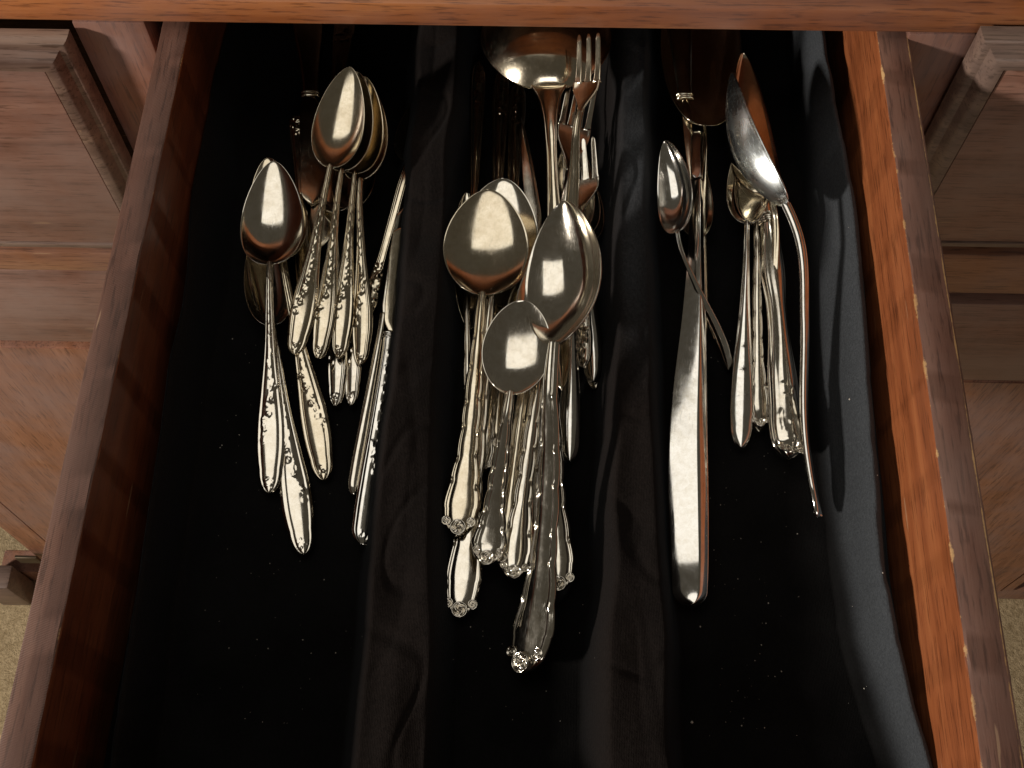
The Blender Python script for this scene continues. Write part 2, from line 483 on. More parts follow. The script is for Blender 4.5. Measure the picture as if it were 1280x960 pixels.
# ------------------------------------------------------------------ the open drawer
DZ = -0.088                                     # top of the drawer bottom
YB, YF = 0.115, -0.43
def line(p, q):
    k = (q[0] - p[0]) / (q[1] - p[1])
    return lambda y: p[0] + k * (y - p[1])
Lin = line(P(237, 33, 0), P(41, 955, 0)); Lout = line(P(200, 36, 0), P(-7, 955, 0))
Rin = line(P(1096, 46, 0), P(1226, 955, 0)); Rout = line(P(1133, 47, 0), P(1287, 955, 0))
dw = empty('drawer', (0.0, -0.16, -0.10))
tag(dw, 'open red-brown wooden drawer lined with black cloth and full of silverware', 'drawer')
def side(name, fin, fout, s, mside, mrim):
    # body in a frame whose x=0 is the inner face and z=0 the top: the worn-edge mask of the material uses it
    yaw = math.atan2(fin(YF) - fin(YB), -(YF - YB))
    th = abs(fout(-.2) - fin(-.2))
    Lh = YB - YF
    for nm, za, zb_, mm in (('side_panel', -0.100, -0.0008, mside),):
        import bmesh
        bm = bmesh.new()
        n = 110
        rows = []
        for i in range(n + 1):
            y = -Lh * i / n
            j = lambda a_: 0.00025 * math.sin(i * a_) + random.uniform(-.00012, .00012)
            c1 = 0.0011 + abs(random.gauss(0, .00035))
            sec = [(s * 0, za), (s * 0, -c1 + j(.7)), (s * (c1 * .35), -c1 * .3), (s * (c1), 0 + j(.5) * .4),
                   (s * (th - .0014), 0 + j(.31) * .4), (s * (th - .0004), -.0004), (s * (th + j(.9)), -.0016), (s * th, za)]
            rows.append([bm.verts.new((x, y, z)) for x, z in sec])
        m_n = len(rows[0])
        for i in range(n):
            for k in range(m_n):
                f = bm.faces.new((rows[i][k], rows[i][(k + 1) % m_n], rows[i + 1][(k + 1) % m_n], rows[i + 1][k]))
                f.material_index = 1 if k in (2, 3, 4, 5) else 0
        bm.faces.new(rows[0]); bm.faces.new(rows[-1][::-1])
        bmesh.ops.recalc_face_normals(bm, faces=bm.faces)
        me = bpy.data.meshes.new(nm)
        bm.to_mesh(me); bm.free()
        me.shade_smooth(); me.set_sharp_from_angle(angle=0.5)
        me.materials.append(mside); me.materials.append(mrim)
        o = bpy.data.objects.new(nm, me)
        COL.objects.link(o)
        o.parent = dw
        o.location = Vector((fin(YB), YB, 0)) - dw.location
        o.rotation_euler = (0, 0, yaw)
    return o
def mirror_edges(m):    # left side extends to -x
    pass
sR = side('side_panel', Rin, Rout, 1, M_right, M_rimR)
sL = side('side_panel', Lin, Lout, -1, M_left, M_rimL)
# front and back boards, bottom
def dpr(name, poly, z0, z1, m, bev=.0012):
    Lp = dw.location
    o = prism(name, [(x - Lp[0], y - Lp[1]) for x, y in poly], z0, z1, m, dw, bev)
    o.location = (0, 0, -Lp[2])
    return o
g = 0.0006
dpr('back_panel', [(Lin(YB - .016) + g, YB - .016), (Rin(YB - .016) - g, YB - .016), (Rin(YB) - g, YB), (Lin(YB) + g, YB)], -0.099, -0.004, M_in)
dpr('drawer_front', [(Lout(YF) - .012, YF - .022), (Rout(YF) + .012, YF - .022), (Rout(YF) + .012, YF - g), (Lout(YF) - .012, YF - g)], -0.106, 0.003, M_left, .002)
dpr('bottom_panel', [(Lin(YF) + g, YF + g), (Rin(YF) - g, YF + g), (Rin(YB - .02) - g, YB - .017), (Lin(YB - .02) + g, YB - .017)], -0.098, DZ, M_in)

# ------------------------------------------------------------------ black cloth
FL = -0.080                                     # cloth level where it lies flat
def vnoise(seed):
    rs = np.random.RandomState(seed)
    G = rs.rand(64, 64)
    def f(x, y):
        xi = np.floor(x).astype(int); yi = np.floor(y).astype(int)
        fx = x - xi; fy = y - yi
        fx = fx * fx * (3 - 2 * fx); fy = fy * fy * (3 - 2 * fy)
        g_ = lambda a_, b_: G[a_ % 64, b_ % 64]
        return ((g_(xi, yi) * (1 - fx) + g_(xi + 1, yi) * fx) * (1 - fy) +
                (g_(xi, yi + 1) * (1 - fx) + g_(xi + 1, yi + 1) * fx) * fy) * 2 - 1
    return f
n1, n2, n3, n4 = vnoise(1), vnoise(2), vnoise(3), vnoise(4)
def curve_x(pts, z):
    w3 = np.array([P(px, py, z) for px, py in pts])
    o = np.argsort(w3[:, 1])
    return lambda y: np.interp(y, w3[o, 1], w3[o, 0])
zr = -0.044
r1a = curve_x([(506, 45), (492, 240), (468, 480), (442, 700), (420, 900)], zr)
r1b = curve_x([(590, 45), (573, 240), (562, 480), (560, 700), (556, 900)], zr)
r2a = curve_x([(757, 45), (755, 240), (752, 480), (746, 700), (738, 900)], zr)
r2b = curve_x([(828, 45), (828, 240), (836, 480), (848, 700), (862, 900)], zr)
zs = -0.046
rc = curve_x([(1028, 45), (1060, 240), (1082, 480), (1104, 700), (1140, 880), (1158, 960)], zs)
ra = curve_x([(988, 45), (1008, 240), (1016, 480), (1034, 640), (1060, 800), (1110, 960)], -0.074)
lc = curve_x([(272, 45), (244, 240), (214, 480), (180, 700), (150, 870), (136, 960)], zs - .003)
lb = curve_x([(312, 45), (296, 240), (262, 480), (232, 700), (200, 870), (190, 960)], -0.076)
def sstep(e0, e1, x):
    t = np.clip((x - e0) / (e1 - e0), 0, 1)
    return t * t * (3 - 2 * t)
def cloth_z(x, y):
    z = np.full_like(x, FL)
    wob = 0.0022 * n1(x * 30, y * 14) + 0.0012 * n2(x * 70 + 9, y * 32)
    for (fa, fb, k, hr) in ((r1a, r1b, 3, .030), (r2a, r2b, 11, .034)):
        a_, b_ = fa(y) + 0.0015 * n3(y * 28 + k, x * 0), fb(y) + 0.0015 * n4(y * 25 + k, x * 0)
        s_ = sstep(a_ - .003, a_ + .010, x) * (1 - sstep(b_ - .010, b_ + .003, x))
        top = hr + 0.003 * n1(x * 34 + k, y * 9 + k) + .0015 * n2(x * 90, y * 30) - .0005 * np.clip(1 - np.abs(n3(x * 42 + y * 6, y * 9 + k)) * 3.5, 0, 1) - .0004 * np.clip(1 - np.abs(n4(x * 80, y * 22 - x * 30)) * 3, 0, 1)
        z = z + s_ * top
    c = rc(y) + .002 * n3(y * 10, x * 0 + 3); a_ = ra(y) + .003 * n4(y * 13, x * 0 + 7)
    t = np.clip((x - a_) / np.maximum(c - a_, .004), 0, 1)
    up = (t ** 0.8) * (zs - FL)
    dn = 1 - sstep(0.0, 0.016, x - c)
    z = z + np.where(x < c, up, (zs - FL) * dn)
    # long crease down the sloping cloth
    z = z - 0.004 * np.exp(-((x - (a_ * .55 + c * .45)) / .0035) ** 2) * sstep(-.16, -.26, y)
    c = lc(y) + .002 * n3(y * 16 + 5, x * 0); b_ = lb(y) + .003 * n4(y * 20 + 2, x * 0)
    up = (1 - sstep(0, 1, np.clip((x - c) / np.maximum(b_ - c, .004), 0, 1))) * (zs - .003 - FL)
    dn = sstep(-.011, 0, x - c)
    z = z + np.where(x > c, up, (zs - .003 - FL) * dn)
    z = z - .0012 * np.clip(1 - np.abs(n1(x * 40 - y * 18 + 3, y * 24 + x * 10)) * 6, 0, 1) * (z > FL + .006)
    z = z + wob * 0.8 + 0.0012 * n2(x * 24 + 4, y * 60)
    return np.maximum(z, DZ + .0012)
ny, nx = 330, 420
vs = []
ys = np.linspace(YB - .0175, YF + .001, ny)
for y in ys:
    xs = np.linspace(Lin(y) + .001, Rin(y) - .001, nx)
    z = cloth_z(xs, np.full(nx, y))
    vs.append(np.stack([xs, np.full(nx, y), z], 1))
vs = np.array(vs).reshape(-1, 3)
ii = np.arange(ny * nx).reshape(ny, nx)
fs = np.stack([ii[:-1, :-1], ii[1:, :-1], ii[1:, 1:], ii[:-1, 1:]], -1).reshape(-1, 4)
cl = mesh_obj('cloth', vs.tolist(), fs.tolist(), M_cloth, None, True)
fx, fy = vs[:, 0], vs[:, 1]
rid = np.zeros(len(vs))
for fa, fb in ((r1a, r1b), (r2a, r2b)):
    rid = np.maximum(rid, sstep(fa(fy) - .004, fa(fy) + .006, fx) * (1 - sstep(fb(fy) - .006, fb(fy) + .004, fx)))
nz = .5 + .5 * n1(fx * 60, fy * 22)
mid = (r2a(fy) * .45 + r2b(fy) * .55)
lit_streak = np.exp(-((fx - mid) / .0085) ** 2) * sstep(-.21, -.10, fy) * (.30 + .60 * nz)  # lit streak along the right ridge, painted into the cloth colour
lit_slope = sstep(0, .007, fx - ra(fy)) * (.62 + .2 * nz + .35 * np.exp(-((fx - rc(fy)) / .006) ** 2))  # light on the right slope painted paler, brightest at the crest
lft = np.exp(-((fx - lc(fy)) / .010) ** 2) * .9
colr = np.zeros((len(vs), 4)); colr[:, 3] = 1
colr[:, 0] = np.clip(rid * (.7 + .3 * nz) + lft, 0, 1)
colr[:, 1] = np.clip(lit_streak + lit_slope, 0, 1)
ca = cl.data.color_attributes.new('tint_and_light', 'FLOAT_COLOR', 'POINT')
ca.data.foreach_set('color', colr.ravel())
tag(cl, 'black cloth lining the drawer, rucked into two long dividing ridges', 'cloth')
def cloth_at(x, y):
    return float(cloth_z(np.array([x]), np.array([y]))[0])

# ------------------------------------------------------------------ silverware
def loft(name, ys, w_, zc, t, shape=None, relief=None, xc=None, dome=0.0, nu=25, mat_=None, parent=None, cap=True):
    """closed loft along y: half width w_, height zc, thickness t, cross curve shape(i,u), raised relief(y,x,u)"""
    ys = np.asarray(ys); n = len(ys)
    w_ = np.broadcast_to(w_, (n,)); zc = np.broadcast_to(zc, (n,)); t = np.broadcast_to(t, (n,))
    xc = np.zeros(n) if xc is None else np.broadcast_to(xc, (n,))
    u = np.linspace(-1, 1, nu)
    U = np.tile(u, (n, 1))
    r = np.minimum(t / 2, w_ * .8 + .00015)
    X = U * (w_ - r * .6)[:, None]
    sh = shape(U) if shape is not None else 0 * U
    dm = np.broadcast_to(dome, (n,))[:, None] * np.sqrt(np.clip(1 - U * U, 0, 1))
    Yg = np.tile(ys[:, None], (1, nu))
    rel = relief(Yg, X, U) if relief is not None else 0 * U
    zt_ = zc[:, None] + sh + dm + rel
    zb_ = zc[:, None] + sh - dm - t[:, None]
    X = X + xc[:, None]
    def rimpts(side_):
        e = 0 if side_ < 0 else -1
        pts = []
        for ang in (60, 0, -60):
            a_ = math.radians(ang)
            px = X[:, e] + side_ * r * .6 * math.cos(a_)
            pz = (zt_[:, e] + zb_[:, e]) / 2 + (t / 2) * math.sin(a_)
            pts.append(np.stack([px, ys, pz], 1))
        return pts
    loop = [np.stack([X[:, k], ys, zt_[:, k]], 1) for k in range(nu)]
    loop += rimpts(1)
    loop += [np.stack([X[:, k], ys, zb_[:, k]], 1) for k in range(nu - 1, -1, -1)]
    loop += rimpts(-1)[::-1]
    A = np.array(loop).transpose(1, 0, 2)
    m = A.shape[1]
    vs = A.reshape(-1, 3)
    ii = np.arange(n * m).reshape(n, m)
    jj = np.roll(ii, -1, 1)
    fs = np.stack([ii[:-1], jj[:-1], jj[1:], ii[1:]], -1).reshape(-1, 4)
    fl = fs.tolist()
    if cap:
        fl.append(ii[0][::-1].tolist()); fl.append(ii[-1].tolist())
    if ys[-1] < ys[0]:
        fl = [f[::-1] for f in fl]
    return mesh_obj(name, vs.tolist(), fl, mat_, parent, True)

def place(p0, p1, roll=0.0):
    p0, p1 = np.array(p0), np.array(p1)
    Y = _n(p1 - p0)
    X = _n(np.cross(Y, [0, 0, 1])); Z = np.cross(X, Y)
    c, s = math.cos(roll), math.sin(roll)
    X2 = X * c + Z * s; Z2 = -X * s + Z * c
    return Matrix([[X2[0], Y[0], Z2[0], p0[0]], [X2[1], Y[1], Z2[1], p0[1]], [X2[2], Y[2], Z2[2], p0[2]], [0, 0, 0, 1]])

_rm = {}
def rosette_mesh(kind):
    if kind in _rm: return _rm[kind]
    nr, na = 20, 48
    vs = [(0, 0, 0.55)]
    for i in range(1, nr + 1):
        q = i / nr
        for k in range(na):
            th = 2 * math.pi * k / na
            if kind == 'spiral':
                ph = 3 * th + 2 * math.pi * 1.5 * q
                h = 0.50 + 0.16 * math.sin(ph) * math.sin(math.pi * min(1, q * 1.25)) if q < .72 else 0.42 + 0.22 * math.sin((q - .72) / .28 * math.pi)
            else:
                ph = th + 2 * math.pi * 1.8 * q
                h = 0.44 + 0.17 * math.sin(ph)
            if q > .93: h *= (1 - (q - .93) / .07) ** .5
            vs.append((q * math.cos(th), q * math.sin(th), h))
    fs = [(0, 1 + k, 1 + (k + 1) % na) for k in range(na)]
    for i in range(nr - 1):
        for k in range(na):
            a_ = 1 + i * na + k; b_ = 1 + i * na + (k + 1) % na
            fs.append((a_, a_ + na, b_ + na, b_))
    me = bpy.data.meshes.new('rosette')
    me.from_pydata(vs, [], fs); me.update(); me.shade_smooth()
    me.materials.append(SIL)
    _rm[kind] = me
    return me
def rosette(parent, x, y, z, r, kind='spiral', name='rosette', hz=None, rot=0):
    o = bpy.data.objects.new(name, rosette_mesh(kind))
    COL.objects.link(o)
    o.parent = parent
    o.location = (x, y, z)
    o.scale = (r, r, hz or r * .55)
    o.rotation_euler = (0, 0, rot)
    return o

def ipf(xs, ys):                                # smooth interpolation through control points
    xs = np.array(xs, float); ys = np.array(ys, float)
    d = np.gradient(ys, xs)
    def f(x):
        x = np.clip(x, xs[0], xs[-1])
        i = np.clip(np.searchsorted(xs, x) - 1, 0, len(xs) - 2)
        h = xs[i + 1] - xs[i]; t = (x - xs[i]) / h
        return ((2 * t**3 - 3 * t**2 + 1) * ys[i] + (t**3 - 2 * t**2 + t) * h * d[i] +
                (-2 * t**3 + 3 * t**2) * ys[i + 1] + (t**3 - t**2) * h * d[i + 1])
    return f

# handle outline: distance from the end (0) to the neck (1) -> share of the full half width
OUT = {
    'oval':   ipf([0, .03, .08, .16, .28, .42, .58, .80, 1], [.0, .45, .78, 1.02, 1.05, .80, .50, .32, .27]),
    'scallop': ipf([0, .025, .06, .11, .18, .27, .38, .50, .65, .82, 1], [.34, .72, .93, 1.04, .98, .76, .62, .58, .50, .38, .28]),
    'plain':  ipf([0, .02, .05, .12, .28, .45, .65, .85, 1], [.0, .52, .78, .98, .96, .72, .45, .30, .27]),
    'narrow': ipf([0, .02, .06, .15, .30, .50, .75, 1], [.0, .45, .80, 1, .90, .75, .55, .40]),
    'ladle':  ipf([0, .02, .06, .15, .30, .50, .80, .90, .96, 1], [.0, .45, .80, 1, .90, .75, .62, .85, 1.3, 2.0]),
    'beaded': ipf([0, .03, .08, .2, .4, .6, .8, 1], [.2, .7, 1, .95, .7, .75, .8, .6]),
}
def make_relief(pattern, LH, W, seed, back=False):
    rs = random.Random(seed)
    bumps = []
    if pattern == 'oval' and not back:
        sg = 1 if seed % 2 else -1
        for k in range(46):                     # spray of flowers up one side of the shoulder
            q = rs.random()
            yy = LH * (.24 + .24 * q)
            xx = W * (-.70 + 1.1 * q + rs.uniform(-.2, .2)) * sg
            bumps.append((xx, yy, rs.uniform(.00038, .0007), rs.uniform(.00012, .00024)))
        for (cx, cy) in ((-.35, .27), (-.05, .33), (.2, .39), (-.55, .22)):       # five-petalled flowers
            for j in range(5):
                aa = j * 1.2566 + cx
                bumps.append((cx * W * sg + .0010 * math.cos(aa), cy * LH + .0010 * math.sin(aa), .00055, .00024))
        for k in range(14):                     # small cluster at the very end
            bumps.append((rs.uniform(-.4, .4) * W, LH * rs.uniform(.018, .06), rs.uniform(.0004, .0006), rs.uniform(.00012, .00022)))
        for k in range(40):                     # tendrils up the stem
            q = k / 40
            bumps.append((W * .2 * math.sin(k * .75), LH * (.48 + .45 * q), .00045, .00016))
    if pattern == 'beaded':
        for s_ in (-1, 1):
            for k in range(44):
                bumps.append((s_ * 2, LH * (.32 + .66 * k / 44), .00075, .0006))
        for k in range(34):
            bumps.append((rs.uniform(-.7, .7) * W, LH * rs.uniform(.03, .34), rs.uniform(.0006, .0011), rs.uniform(.0003, .0005)))
    if pattern == 'narrow' and not back:
        for k in range(22):
            bumps.append((rs.uniform(-.6, .6) * W, LH * rs.uniform(.03, .28), rs.uniform(.0005, .001), rs.uniform(.00025, .00045)))
    def rel(Y, X, U):
        h = np.zeros_like(Y)
        au = np.abs(U)
        if back:
            return h
        if pattern in ('oval', 'narrow'):
            h += 0.00032 * np.exp(-((au - .86) / .10) ** 2)
            h -= 0.00012 * np.exp(-((au - .66) / .08) ** 2)
        if pattern == 'scallop':
            h += 0.00055 * np.exp(-((au - .88) / .09) ** 2)
            h -= 0.0002 * np.exp(-((au - .66) / .10) ** 2)
            for k, yk in enumerate(SC):
                sd = 1 if k % 2 else -1
                for s_ in (-1, 1):
                    cx = s_ * .84
                    h += 0.0006 * np.exp(-((U - cx) / .13) ** 2 - ((Y - LH * (yk + .012 * s_ * sd)) / .0011) ** 2)
            h += 0.0007 * np.exp(-((Y - LH * .02) / .004) ** 2) * (1 - au)
        h *= 1.35
        for (bx, by, br, bh) in bumps:
            bh = bh * 1.7
            if abs(bx) > 1:                     # bead row follows the outline
                d2 = ((np.abs(U - math.copysign(.72, bx)) * W * .75) ** 2 + (Y - by) ** 2) / br ** 2
            else:
                d2 = ((X - bx) ** 2 + (Y - by) ** 2) / br ** 2
            h += bh * np.exp(-d2)
        return h
    return rel
SC = (.20, .31, .42, .54, .67, .81)

def handle(parent, LH, W, pattern, mat_, zf_, seed=0, thick=.0017, back=False, bend=None):
    yend = (1 - (1 - np.linspace(0, 1, 26)) ** 1.0) * LH * .08
    yend = LH * .08 * (np.linspace(0, 1, 26) ** 1.8)
    ysr = np.concatenate([yend, np.linspace(LH * .08, LH, 150)[1:]])
    q = ysr / LH
    w_ = OUT[pattern](q)
    if pattern == 'scallop':
        ph = np.interp(q, [0] + list(SC) + [1], np.arange(len(SC) + 2))
        fr = ph - np.floor(ph)
        w_ = w_ * (1 + .11 * (np.sin(np.pi * fr) - .6) * (q > .1))
        w_ = np.maximum(w_, .2)
    elif pattern in ('oval', 'plain', 'narrow'):
        rr = np.clip(q / .10, 0, 1)
        w_ = np.maximum(w_, 0) * 0 + OUT[pattern](np.maximum(q, .10)) * np.sqrt(np.clip(1 - (1 - rr) ** 2.0, 0, 1))
    w_ = w_ * W
    t = thick * (1 + .5 * q)
    cx = W * .24 * (1 if not back else -1)
    xc = None if bend is None else bend(ysr)
    o = loft('handle', ysr, w_, zf_(ysr), t, shape=lambda U: cx * (1 - U * U), relief=make_relief(pattern, LH, W, seed, back),
             nu=31, mat_=mat_, parent=parent, xc=xc, cap=True)
    if pattern == 'scallop' and not back:
        z0 = float(zf_(np.array([0.0]))[0])
        x0_ = 0 if bend is None else float(bend(np.array([0.0]))[0])
        rosette(o, x0_, W * .30, z0 + cx * .75, W * .47, 'spiral', rot=seed, hz=W * .40)
        for s_ in (-1, 1):
            rosette(o, x0_ + s_ * W * .66, W * .68, z0 + cx * .55, W * .28, 'volute', 'scroll', rot=seed + 1 + s_)
    elif pattern == 'scallop':
        z0 = float(zf_(np.array([0.0]))[0])
        rosette(o, 0, W * .32, z0 + .0001, W * .40, 'volute', rot=seed)
        for s_ in (-1, 1):
            rosette(o, s_ * W * .58, W * .66, z0 + .0001, W * .24, 'volute', 'scroll')
    return o

def egg(tau, a_=.72, b_=.62):
    return np.sin(np.pi * np.clip(tau, 0, 1) ** a_) ** b_

def bowl(parent, y0, Lb, Wb, depth, mat_, zf_, neck, a_=.72, b_=.62, back=False, name='bowl', t=.0012, bend=None):
    th = (1 - np.cos(np.linspace(0, np.pi, 74))) / 2
    tau = th
    f = egg(tau, a_, b_)
    w_ = Wb * f
    w_ = np.where(tau < .3, np.sqrt(w_ ** 2 + (neck * (1 - tau / .3)) ** 2), w_)
    ysr = y0 + tau * Lb
    dep = depth * np.clip(f, 0, 1) ** 1.4
    sgn = -1
    U_ = None
    def shape(U):
        return -dep[:, None] * (1 - np.abs(U) ** 2.3)
    xc = None if bend is None else bend(ysr)
    zc = zf_(ysr)
    return loft(name, ysr, w_, zc, t, shape=shape, nu=41, mat_=mat_, parent=parent, xc=xc)

def spoon_profile(L, neckq, rise=1.0, back=False):
    k = L / .15
    f = ipf([0, neckq * .25, neckq * .6, neckq * .9, neckq, neckq + .08, 1],
            np.array([.0005, .001, .0055, .0098, .0092, .0072, .0062]) * k * rise)
    return lambda y: f(np.asarray(y) / L)

UT = {}
def spoon(label, e, tip, wb, we, pat='oval', q=.655, roll=0.0, mt=None, mb=None, group=None, depth=.0050, back=False,
          seed=1, a_=.72, b_=.56, rise=1.0, name='spoon', cat='spoon', bendpx=0.0, thick=.0017, arch=None):
    """e, tip: (photo x, photo y, height above the cloth in mm); wb, we: bowl and handle widths in photo pixels"""
    p0 = P(e[0], e[1], FL + e[2] / 1000); p1 = P(tip[0], tip[1], FL + tip[2] / 1000)
    L = float(np.linalg.norm(p1 - p0))
    root = empty(name)
    root.matrix_world = place(p0, p1, roll + (math.pi if back else 0))
    tag(root, label, cat, group)
    mt = mt or SIL; mb = mb or mt
    Wb = wb / 2 / ppm(p1); We = we / 2 / ppm(p0)
    zf_ = spoon_profile(L, q, rise)
    if arch is not None:
        base = zf_
        zf_ = lambda y: base(y) + arch * np.sin(np.pi * np.asarray(y) / L) ** 2
    if back:
        base2 = zf_
        zf_ = lambda y: -base2(y) * 0.6
    LH = q * L
    bend = None
    if bendpx:
        bx = bendpx / ppm(p0)
        bend = lambda y: bx * np.sin(np.pi * np.asarray(y) / L)
    hp = pat
    h = handle(root, LH, We, hp, mt, zf_ if not back else zf_, seed, back=False if not back else False, bend=bend, thick=thick)
    bowl(root, LH - .0015, L - LH + .0015, Wb, depth * L / .15, mb, zf_, We * OUT[pat](np.array([1.0]))[0] * 1.02, a_, b_, bend=bend)
    return root

def fork(label, e, tip, wh, we, tines=4, q=.70, pat='oval', roll=0.0, mt=None, seed=1, group=None, tl=.50):
    p0 = P(e[0], e[1], FL + e[2] / 1000); p1 = P(tip[0], tip[1], FL + tip[2] / 1000)
    L = float(np.linalg.norm(p1 - p0))
    root = empty('fork')
    root.matrix_world = place(p0, p1, roll)
    tag(root, label, 'fork', group)
    mt = mt or SIL
    W = wh / 2 / ppm(p1); We = we / 2 / ppm(p0)
    k = L / .15
    f = ipf([0, q * .25, q * .6, q * .92, q + .05, q + .16, 1], np.array([.0005, .001, .0055, .0098, .006, .0045, .0105]) * k)
    zf_ = lambda y: f(np.asarray(y) / L)
    LH = q * L
    handle(root, LH, We, pat, mt, zf_, seed)
    Lh = L - LH
    yt = LH + Lh * (1 - tl)
    tau = np.linspace(0, 1, 36)
    ysr = LH - .001 + (yt - LH + .001) * tau
    nk = We * OUT[pat](np.array([1.0]))[0]
    w_ = nk + (W - nk) * sstep(0.05, .85, tau)
    hd = loft('head', ysr, w_, zf_(ysr), .0014, shape=lambda U: -.0012 * (1 - U * U) * tau[:, None], nu=21, mat_=mt, parent=root)
    gap = .42
    tw = 2 * W / (tines + gap * (tines - 1))
    for i in range(tines):
        cx = -W + tw / 2 + i * tw * (1 + gap)
        s_ = np.linspace(0, 1, 26)
        yy = yt - .0012 + (L - yt + .0012) * s_
        ww = tw / 2 * (1 + .28 * (1 - sstep(0, .14, s_))) * (1 - .35 * s_) * np.sqrt(np.clip(1 - np.clip((s_ - .86) / .14, 0, 1) ** 2, .02, 1))
        zz = zf_(yy) - .0012 * (1 - (cx / W) ** 2) * (1 - s_)
        loft('tine', yy, ww, zz, .0014 * (1 - .45 * s_), nu=7, mat_=mt, parent=hd, xc=np.full(26, cx * (1 - 0.03)))
    return root

def knife(label, e, tip, wbl, we, q=.48, roll=0.0, mt=None, mb=None, group=None, seed=1, pat='oval', dome=.0022, tipshape='round',
          ferrule=True, name='knife', cat='knife', thick=.0018, relief=True, beads=False, skew=.25, roof=False):
    p0 = P(e[0], e[1], FL + e[2] / 1000); p1 = P(tip[0], tip[1], FL + tip[2] / 1000)
    L = float(np.linalg.norm(p1 - p0))
    root = empty(name)
    root.matrix_world = place(p0, p1, roll)
    tag(root, label, cat, group)
    mt = mt or SIL; mb = mb or mt
    Wb = wbl / 2 / ppm(p1); We = we / 2 / ppm(p0)
    LH = q * L
    yy = np.concatenate([LH * .06 * np.linspace(0, 1, 16) ** 1.8, np.linspace(LH * .06, LH, 120)[1:]])
    qq = yy / LH
    prof = ipf([0, .05, .14, .3, .55, .8, .95, 1], [.9, .97, 1, .93, .74, .60, .55, .58])
    rr = np.clip(qq / (.03 if roof else .07), 0, 1)
    if roof:
        prof = ipf([0, .04, .12, .25, .45, .65, .85, 1], [.80, .84, .90, .98, .86, .60, .40, .34])
    w_ = We * prof(qq) * np.sqrt(np.clip(1 - (1 - rr) ** 2, 0.0, 1))
    dm = dome * np.sqrt(np.clip(1 - (1 - rr) ** 2, 0.02, 1)) * (1 - .15 * qq)
    zz = np.full_like(yy, .0035) - (.0045 * np.exp(-(qq / .07) ** 2) if roof else 0)
    rel = make_relief(pat, LH, We, seed) if relief else None
    if beads:
        w_ = w_ / prof(qq) * ipf([0, .04, .10, .20, .34, .50, .62, .78, .92, 1], [.72, .92, 1.02, .94, .84, .60, .56, .74, .60, .50])(qq)
    h = loft('handle', yy, w_, zz, thick * .5, relief=rel, dome=0 if roof else dm, nu=31, shape=(lambda U: dome * (1 - np.abs((U - .45) / np.where(U > .45, .55, 1.45)) ** 1.35)) if roof else None, mat_=mt, parent=root, xc=(-We * .28 * np.exp(-((qq - .34) / .26) ** 2)) if roof else None)
    if beads:
        for j in range(5):
            rosette(h, (j - 2) * We * .36, We * (.28 + .07 * abs(j - 2)), .0035 + dome * .72, We * .22, 'volute', 'scroll', rot=j, hz=.0025)
    if ferrule:
        for j in range(3 if not beads else 5):
            rj = We * .60 + (.0004 if j % 2 == 0 else -.0003) + (.0012 * math.sin(j * 1.4) if beads else 0)
            y_ = LH + j * .0013
            an = np.linspace(-1, 1, 7)
            yl = y_ + an * .0008
            loft('ferrule', yl, rj * np.sqrt(np.clip(1 - .35 * an ** 2, 0, 1)), np.full(7, .0035), thick * .5,
                 dome=dome * 1.05 * np.sqrt(np.clip(1 - .4 * an ** 2, 0, 1)), nu=15, mat_=mt, parent=h)
        LHB = LH + (.004 if not beads else .0065)
    else:
        LHB = LH - .001
    tau = (1 - np.cos(np.linspace(0, np.pi, 50))) / 2
    yb_ = LHB + (L - LHB) * tau
    if tipshape == 'round':
        bw = Wb * ipf([0, .06, .18, .5, .8, .93, 1], [.45, .72, .85, .95, 1.0, .80, .05])(tau)
    elif tipshape == 'point':
        bw = Wb * ipf([0, .08, .3, .6, .85, 1], [.5, .9, 1, .8, .42, .02])(tau)
    else:
        bw = Wb * ipf([0, .03, .10, .2, .6, .96, 1], [.30, .45, .85, 1, 1, 1, .92])(tau)
    xcb = (Wb - bw) * skew
    loft('blade', yb_, np.maximum(bw, .0002), np.full_like(yb_, .0042), .0011, shape=lambda U: .0005 * (1 - U * U), nu=17, mat_=mb, parent=root, xc=xcb)
    return root

# ---- left compartment
gT = 'teaspoons fanned out in the left compartment'
spoon('teaspoon lying on top at the far left, its pointed bowl facing up', (337, 617, 7), (345, 211, 20), 77, 36, 'oval', .655, mt=SIL, group=gT, seed=3)
spoon('teaspoon whose bowl peeks out behind the topmost far left spoon, handle between two others', (406, 601, 3), (339, 207, 12), 72, 36, 'oval', .65, mt=SILW, group=gT, seed=4, roll=.12)
spoon('teaspoon with the lowest handle end of the left compartment, raised floral spray near its end', (380, 694, 4), (326, 296, 2), 56, 38, 'oval', .665, mt=SIL, group=gT, seed=6, roll=-.12)
gS = 'stacked teaspoons in the left compartment'
st = [((368, 444, 14), (438, 91, 50), 62, 30, 'topmost teaspoon of the nested stack, golden bowl in full view'),
      ((398, 449, 11), (449, 97, 45), 60, 27, 'second teaspoon of the nested stack, rim just right of the top bowl'),
      ((423, 448, 9), (456, 103, 40), 60, 27, 'third teaspoon of the nested stack, handle end third from the left'),
      ((451, 457, 7), (463, 112, 35), 62, 27, 'rightmost teaspoon of the nested stack, its bowl rim widest to the right')]
for k, (e, t_, wb, we, lab) in enumerate(st):
    spoon(lab, e, t_, wb, we, 'oval', .635, mt=SILW, group=gS, seed=9 + 2 * k, roll=[-.15, .02, -.1, .25][k], a_=.75)
spoon('teaspoon under the nested stack, left of the two low rounded handle ends', (420, 509, 3), (432, 160, 3), 56, 26, 'oval', .64, mt=SIL, group=gS, seed=21, roll=.15)
spoon('teaspoon under the nested stack, right of the two low rounded handle ends', (440, 508, 3), (450, 155, 4), 56, 24, 'oval', .64, mt=SIL, group=gS, seed=23, roll=.2)
